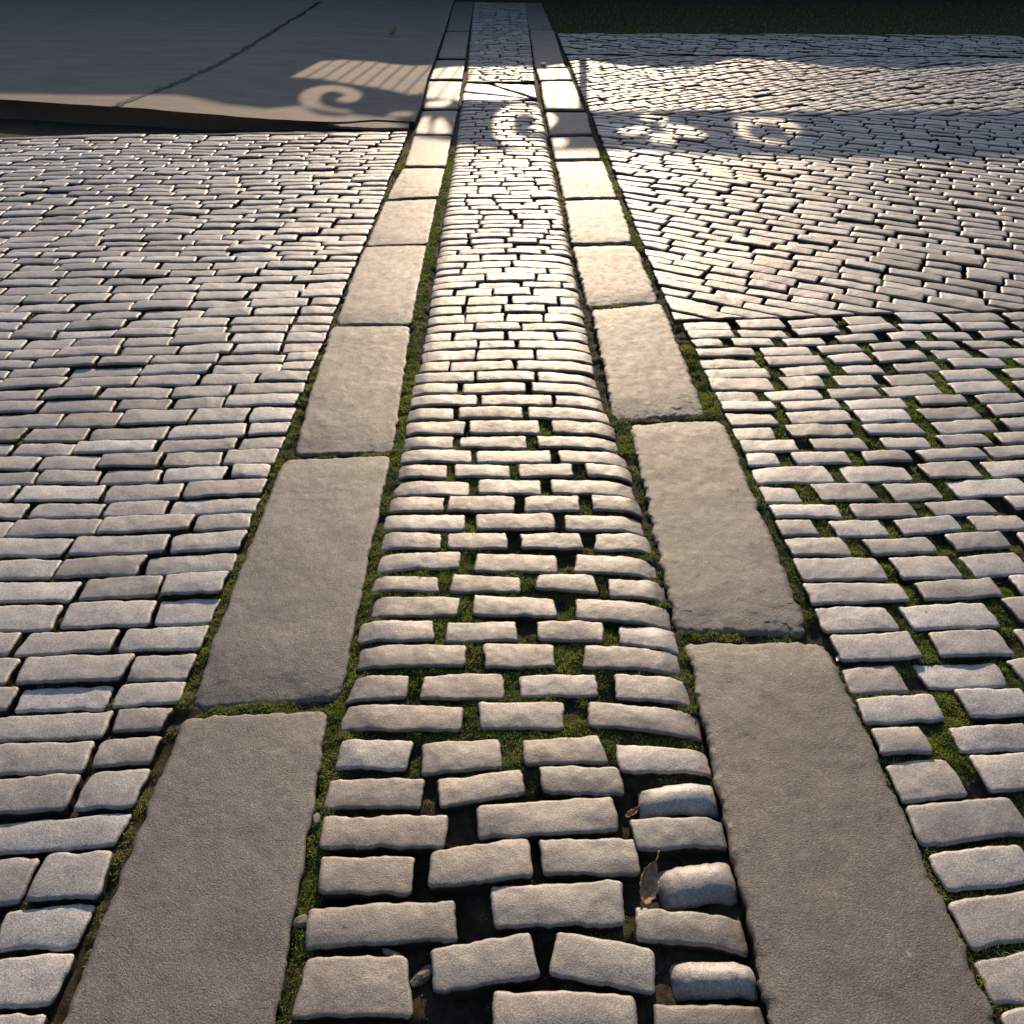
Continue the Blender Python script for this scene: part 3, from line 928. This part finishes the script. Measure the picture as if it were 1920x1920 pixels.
def smooth_poly(P, it=2):
    for _ in range(it):
        Q = []
        for i in range(len(P)):
            a = P[i]; b = P[(i + 1) % len(P)]
            Q.append((a[0] * .75 + b[0] * .25, a[1] * .75 + b[1] * .25)); Q.append((a[0] * .25 + b[0] * .75, a[1] * .25 + b[1] * .75))
        P = Q
    return P
c1 = lambda L: [(330 + x / 3, 50 + y / 3) for x, y in L]
c2 = lambda L: [(950 + x / 3, 50 + y / 3) for x, y in L]
holes = []
def hole(L, ap=False, it=2): holes.append(smooth_poly([to_screen(x, y, ap) for x, y in L], it))
hole(c1([(690,415),(705,370),(760,342),(830,330),(900,328),(980,340),(1040,368),(1045,395),(1005,425),(945,428),(895,412),(920,398),(955,388),(930,370),(870,362),(820,378),(802,410),(820,440),(870,458),(950,465),(995,480),(965,503),(900,506),(800,492),(730,465)]), True)
hole([(926,236),(930,216),(948,201),(980,195),(1008,202),(1032,213),(1046,226),(1032,240),(1008,245),(990,240),(1008,230),(1000,216),(976,213),(960,226),(961,242),(975,254),(1000,259),(1025,260),(1026,272),(985,277),(950,272),(932,256)])
hole([(1030,262),(1045,256),(1060,260),(1064,268),(1052,276),(1034,274)])
hole(c2([(750,492),(820,488),(842,515),(800,538),(762,518)])); hole(c2([(845,500),(905,500),(892,530),(845,536)]))
hole(c2([(618,588),(700,565),(790,556),(812,578),(740,620),(650,612)])); hole(c2([(860,548),(960,548),(1080,578),(1135,610),(1080,642),(960,622),(900,592)]))
hole(c2([(812,600),(890,598),(965,640),(935,672),(798,655)]))
hole(c2([(1270,512),(1400,500),(1560,508),(1645,550),(1655,592),(1590,606),(1560,580),(1590,570),(1500,545),(1410,545),(1350,560),(1350,598),(1450,625),(1600,640),(1590,662),(1430,655),(1300,615)]))
hole(c1([(1330,600),(1345,560),(1385,508),(1425,503),(1422,550),(1432,603)])); hole(c1([(1470,505),(1515,530),(1550,600),(1455,605),(1447,560)]))
hole(c1([(1395,450),(1415,422),(1500,412),(1560,418),(1540,440),(1480,455)]))
hole(c1([(1180,495),(1230,478),(1330,476),(1340,502),(1200,512)]), True)
top_far = [(-700, 60, True), (-300, 120, True), (200, 138, True), (500, 142, True), (603, 148, True), (700, 163, True), (772, 178, True), (800, 184, False), (870, 188, False), (1010, 190, False), (1030, 205, False), (1100, 207, False), (1300, 205, False), (1590, 211, False), (2300, 222, False)]
bot_near = [(2300, 306, False), (1590, 298, False), (1300, 290, False), (1130, 284, False), (1040, 282, False), (940, 283, False), (848, 266, False), (780, 258, False), (735, 222, True), (640, 212, True), (560, 198, True), (500, 204, True), (420, 196, True), (330, 178, True), (200, 160, True), (-300, 120.5, True)]
A = [to_screen(x, y, a) for x, y, a in top_far]
Bn = [to_screen(x, y, a) for x, y, a in bot_near]
scr = bpy.data.objects.new('iron_screen', None); COL.objects.link(scr); scr.location = (0, GY, 0)
tag(scr, 'tall black iron screen with cut-out scrolls standing on the stone wall', 'iron screen')
zlow = [p for p in A if p[0] > -9]
lowA = [(-9.0, A[3][1])] + A[3:-1] + [(11.5, A[-2][1])]
upB = [(11.5, Bn[1][1])] + Bn[1:14] + [(-9.0, Bn[13][1] + .15)]
link('scroll_panel', curve_panel('scroll_panel', lowA + upB, holes, .02, M_IRON, GY), scr)
# wall top profile, from the far edge of the sunlit band
topw = [(600, 116, True), (640, 113.5, True), (700, 117, True), (772, 125, True), (805, 131, False), (880, 127, False), (1000, 128, False), (1065, 120, False), (1092, 114, False), (1130, 120, False), (1160, 125, False),
        (1240, 130, False), (1290, 130, False), (1335, 124, False), (1370, 112, False), (1400, 110, False), (1450, 113, False), (1520, 122, False), (1590, 128, False), (1700, 132, False), (1850, 122, False), (2000, 118, False)]
W = [to_screen(x, y, a) for x, y, a in topw]
zs_pier = A[3][1] + .02
outer = [(-26, -.05), (-26, 3.9), (W[0][0] - .25, 3.9), (W[0][0] - .03, zs_pier + .15)] + W + [(26, W[-1][1]), (26, -.05)]
me = curve_panel('stone_wall', outer, [], .25, M_WALL, GY)
o = link('stone_wall', me, loc=(0, GY + .18, 0))
tag(o, 'high stone wall with curved top beyond the far end of the street', 'wall')
# bars between wall and panel
import bmesh
def box_mesh(name, x0, x1, y0, y1, z0, z1, mat):
    bm = bmesh.new(); bmesh.ops.create_cube(bm, size=1)
    for v in bm.verts: v.co = ((x0 + x1) / 2 + v.co.x * (x1 - x0), (y0 + y1) / 2 + v.co.y * (y1 - y0), (z0 + z1) / 2 + v.co.z * (z1 - z0))
    bmesh.ops.bevel(bm, geom=bm.edges[:], offset=min(x1 - x0, y1 - y0) * .2, segments=1)
    me = bpy.data.meshes.new(name); bm.to_mesh(me); bm.free(); me.materials.append(mat); return me
wx_ = [p[0] for p in W]; wz_ = [p[1] for p in W]; ax_ = [p[0] for p in lowA]; az_ = [p[1] for p in lowA]
bx = W[0][0] + .12; nbars = 0
while bx < 9.5 and nbars < 90:
    z0 = float(np.interp(bx, wx_, wz_)) - .03; z1 = float(np.interp(bx, ax_, az_)) + .06
    link('bar', box_mesh('bar', bx - .011, bx + .011, -.034, -.012, z0, z1, M_IRON), scr)
    nbars += 1; bx += .168
pc = to_screen(1092, 150)
link('post', box_mesh('post', pc[0] - .05, pc[0] + .05, -.06, -.036, 2.2, to_screen(1092, 206)[1] + .12, M_IRON), scr)

# unseen wooded ring all round, added to block low sky light
na_, nr_ = 260, 10
A_, R_ = np.meshgrid(np.linspace(-math.pi, math.pi, na_), np.linspace(0, 1, nr_), indexing='ij')
rad = 48 + 60 * R_
X = np.sin(A_) * rad; Y = np.cos(A_) * rad + 4
Z = (13.0 + 14.0 * sstep(.7, 1.6, np.abs(A_)) + 2.2 * vn(A_, A_ * 0, 6, 15) + 1.2 * vn(A_, A_ * 0, 25, 16)) * np.sin(np.clip(R_ * 3, 0, 1) * math.pi / 2) - .5
Fq = grid_faces(na_, nr_)
M_SKY_BLOCK = simple_mat('sky_block_hill', [(0.3, (.02, .03, .015)), (0.7, (.06, .07, .03))], .6, .95, 2, .3)
tag(link('sky_block_hills', mesh_np('sky_block_hills', np.stack([X.ravel(), Y.ravel(), Z.ravel()], 1), Fq, M_SKY_BLOCK)), 'unseen wooded rise added all round to block low sky light', 'sky_block_hills', kind='structure')

# ------------------------------------------------------------------ small things
def leaf(name, L, W_, mat, curl=.9, fold=.5):
    bm = bmesh.new()
    n, m_ = 14, 7
    g = []
    for i in range(n):
        t = i / (n - 1); row = []
        wd_ = W_ * (math.sin(math.pi * min(1, t * .93 + .05)) ** .7) * (1 + .12 * math.sin(i * 2.7))
        for j in range(m_):
            u = j / (m_ - 1) * 2 - 1
            x = u * wd_ / 2 * math.cos(fold * abs(u)); y = (t - .5) * L
            z = abs(u) * wd_ / 2 * math.sin(fold + .4 * math.sin(t * 5)) * 1.1 + curl * L * ((t - .5) ** 2) + .0015 * math.sin(i * 1.9 + j * 2.3)
            row.append(bm.verts.new((x, y, z)))
        g.append(row)
    for i in range(n - 1):
        for j in range(m_ - 1): bm.faces.new((g[i][j], g[i][j + 1], g[i + 1][j + 1], g[i + 1][j]))
    st = []
    for i in range(5):
        t = i / 4
        c = Vector((.002 * math.sin(t * 3), L * .5 + t * L * .28, curl * L * .25 + t * .004))
        st.append([bm.verts.new(c + Vector((math.cos(a) * .0012, 0, math.sin(a) * .0012))) for a in (0, 2.1, 4.2)])
    for i in range(4):
        for j in range(3): bm.faces.new((st[i][j], st[i][(j + 1) % 3], st[i + 1][(j + 1) % 3], st[i + 1][j]))
    for f in bm.faces: f.smooth = True
    me = bpy.data.meshes.new(name); bm.to_mesh(me); bm.free(); me.materials.append(mat)
    return me
x, y = G(1214, 1655)
o = link('dry_leaf', leaf('dry_leaf', .080, .044, M_LEAF, fold=.55), loc=(x, y, -.004)); o.rotation_euler = (.30, .25, -.30)
sol = o.modifiers.new('thickness', 'SOLIDIFY'); sol.thickness = .0007
tag(o, 'curled dry brown leaf wedged in the gap between near cobbles', 'leaf')
x, y = G(1190, 1512)
o = link('dry_leaf', leaf('dry_leaf', .036, .018, M_LEAF, fold=.7), loc=(x, y, -.032)); o.rotation_euler = (.2, -.3, -1.0)
sol = o.modifiers.new('thickness', 'SOLIDIFY'); sol.thickness = .0007
tag(o, 'small dark dead leaf deep in the joint above the larger dry leaf', 'leaf')
x, y, z = on_apron(738, 68)
o = link('dry_leaf', leaf('dry_leaf', .17, .10, M_LEAF, curl=1.6), loc=(x, y, z + .03)); o.rotation_euler = (.5, .2, -.5)
sol = o.modifiers.new('thickness', 'SOLIDIFY'); sol.thickness = .001
tag(o, 'pale yellowish leaf lying on the dark asphalt at the top', 'leaf')

def crumple(name, sx, sy, sz, mat, seed, sub=3, amp=.25):
    bm = bmesh.new(); bmesh.ops.create_icosphere(bm, subdivisions=sub, radius=.5)
    r = random.Random(seed)
    for v in bm.verts:
        k_ = 1 + r.uniform(-amp, amp)
        v.co = Vector((v.co.x * sx * k_, v.co.y * sy * k_, v.co.z * sz * k_))
    me = bpy.data.meshes.new(name); bm.to_mesh(me); bm.free(); me.materials.append(mat); return me
def chip(px, py, sx, sy, sz, mat, label, cat, name, z=-.012, seed=1, amp=.2, sub=2, grp=None):
    x, y = G(px, py)
    o = link(name, crumple(name, sx, sy, sz, mat, seed, sub, amp), loc=(x, y, z)); o.rotation_euler.z = seed * 1.3
    return tag(o, label, cat, grp)
chip(1580, 1226, .050, .026, .005, M_PAPER, 'crumpled white paper scrap beside the right slab corner', 'paper scrap', 'paper_scrap', z=-.006, seed=3, sub=1, amp=.35)
chip(563, 1722, .022, .03, .016, M_CHIP, 'pale mortar chunk in mossy gap beside near left slab', 'mortar chunk', 'mortar_chunk', seed=4)
chip(592, 1532, .016, .030, .012, M_CHIP, 'buff mortar chunk in left gap above the mossy stretch', 'mortar chunk', 'mortar_chunk', seed=5)
chip(733, 1783, .040, .014, .012, M_CHIP, 'buff stone fragment in joint above bottom left cobble', 'stone fragment', 'stone_fragment', seed=7)
chip(790, 1822, .025, .05, .02, M_CHIP, 'broken stone filling the gap between two bottom cobbles', 'broken stone', 'broken_stone', seed=9, z=-.022)
chip(893, 83, .07, .07, .03, M_PAPER, 'small white speck of litter on the far left track', 'litter', 'litter', seed=10, z=.012)
chip(1019, 122, .08, .08, .03, M_PAPER, 'pale stone chip on the shaded far right track slab', 'chip', 'stone_chip', seed=11, z=.012)

# grit, crumbs of stone and leaf in the joints
ii, jj = np.nonzero(~occ)
sel = RS.choice(len(ii), 5200)
gxp = GX0 + (ii[sel] + .5) * CS; gyp = GY0 + (jj[sel] + .5) * CS
zz = fill_level(gxp, gyp) + .002
T0 = np.array([(1, 0, -.4), (-.5, .87, -.4), (-.5, -.87, -.4), (0, 0, .8)])
ng = len(gxp)
size = RS.uniform(.0012, .0038, ng) * np.interp(gyp, [.5, 6], [1, 2.2])
an = RS.uniform(0, 6.28, ng)
st3 = RS.uniform(.5, 1.3, (ng, 4, 3)) * T0[None]
ca, sa = np.cos(an)[:, None], np.sin(an)[:, None]
xx = st3[:, :, 0] * ca - st3[:, :, 1] * sa; yy = st3[:, :, 0] * sa + st3[:, :, 1] * ca
V = np.stack([gxp[:, None] + xx * size[:, None], gyp[:, None] + yy * size[:, None], zz[:, None] + st3[:, :, 2] * size[:, None]], 2).reshape(-1, 3)
k = np.arange(ng)[:, None] * 4
T_ = np.concatenate([k + np.array([[0, 1, 3]]), k + np.array([[1, 2, 3]]), k + np.array([[2, 0, 3]]), k + np.array([[0, 2, 1]])], 0)
M_GRIT = simple_mat('grit', [(0.3, (.05, .04, .03)), (0.5, (.16, .14, .11)), (0.7, (.34, .31, .26))], 160, .9, 300, .001)
tag(link('grit', mesh_np('grit', V, None, M_GRIT, smooth=False, tris=T_)), 'crumbs of grit lying in the joints', 'grit', kind='stuff')
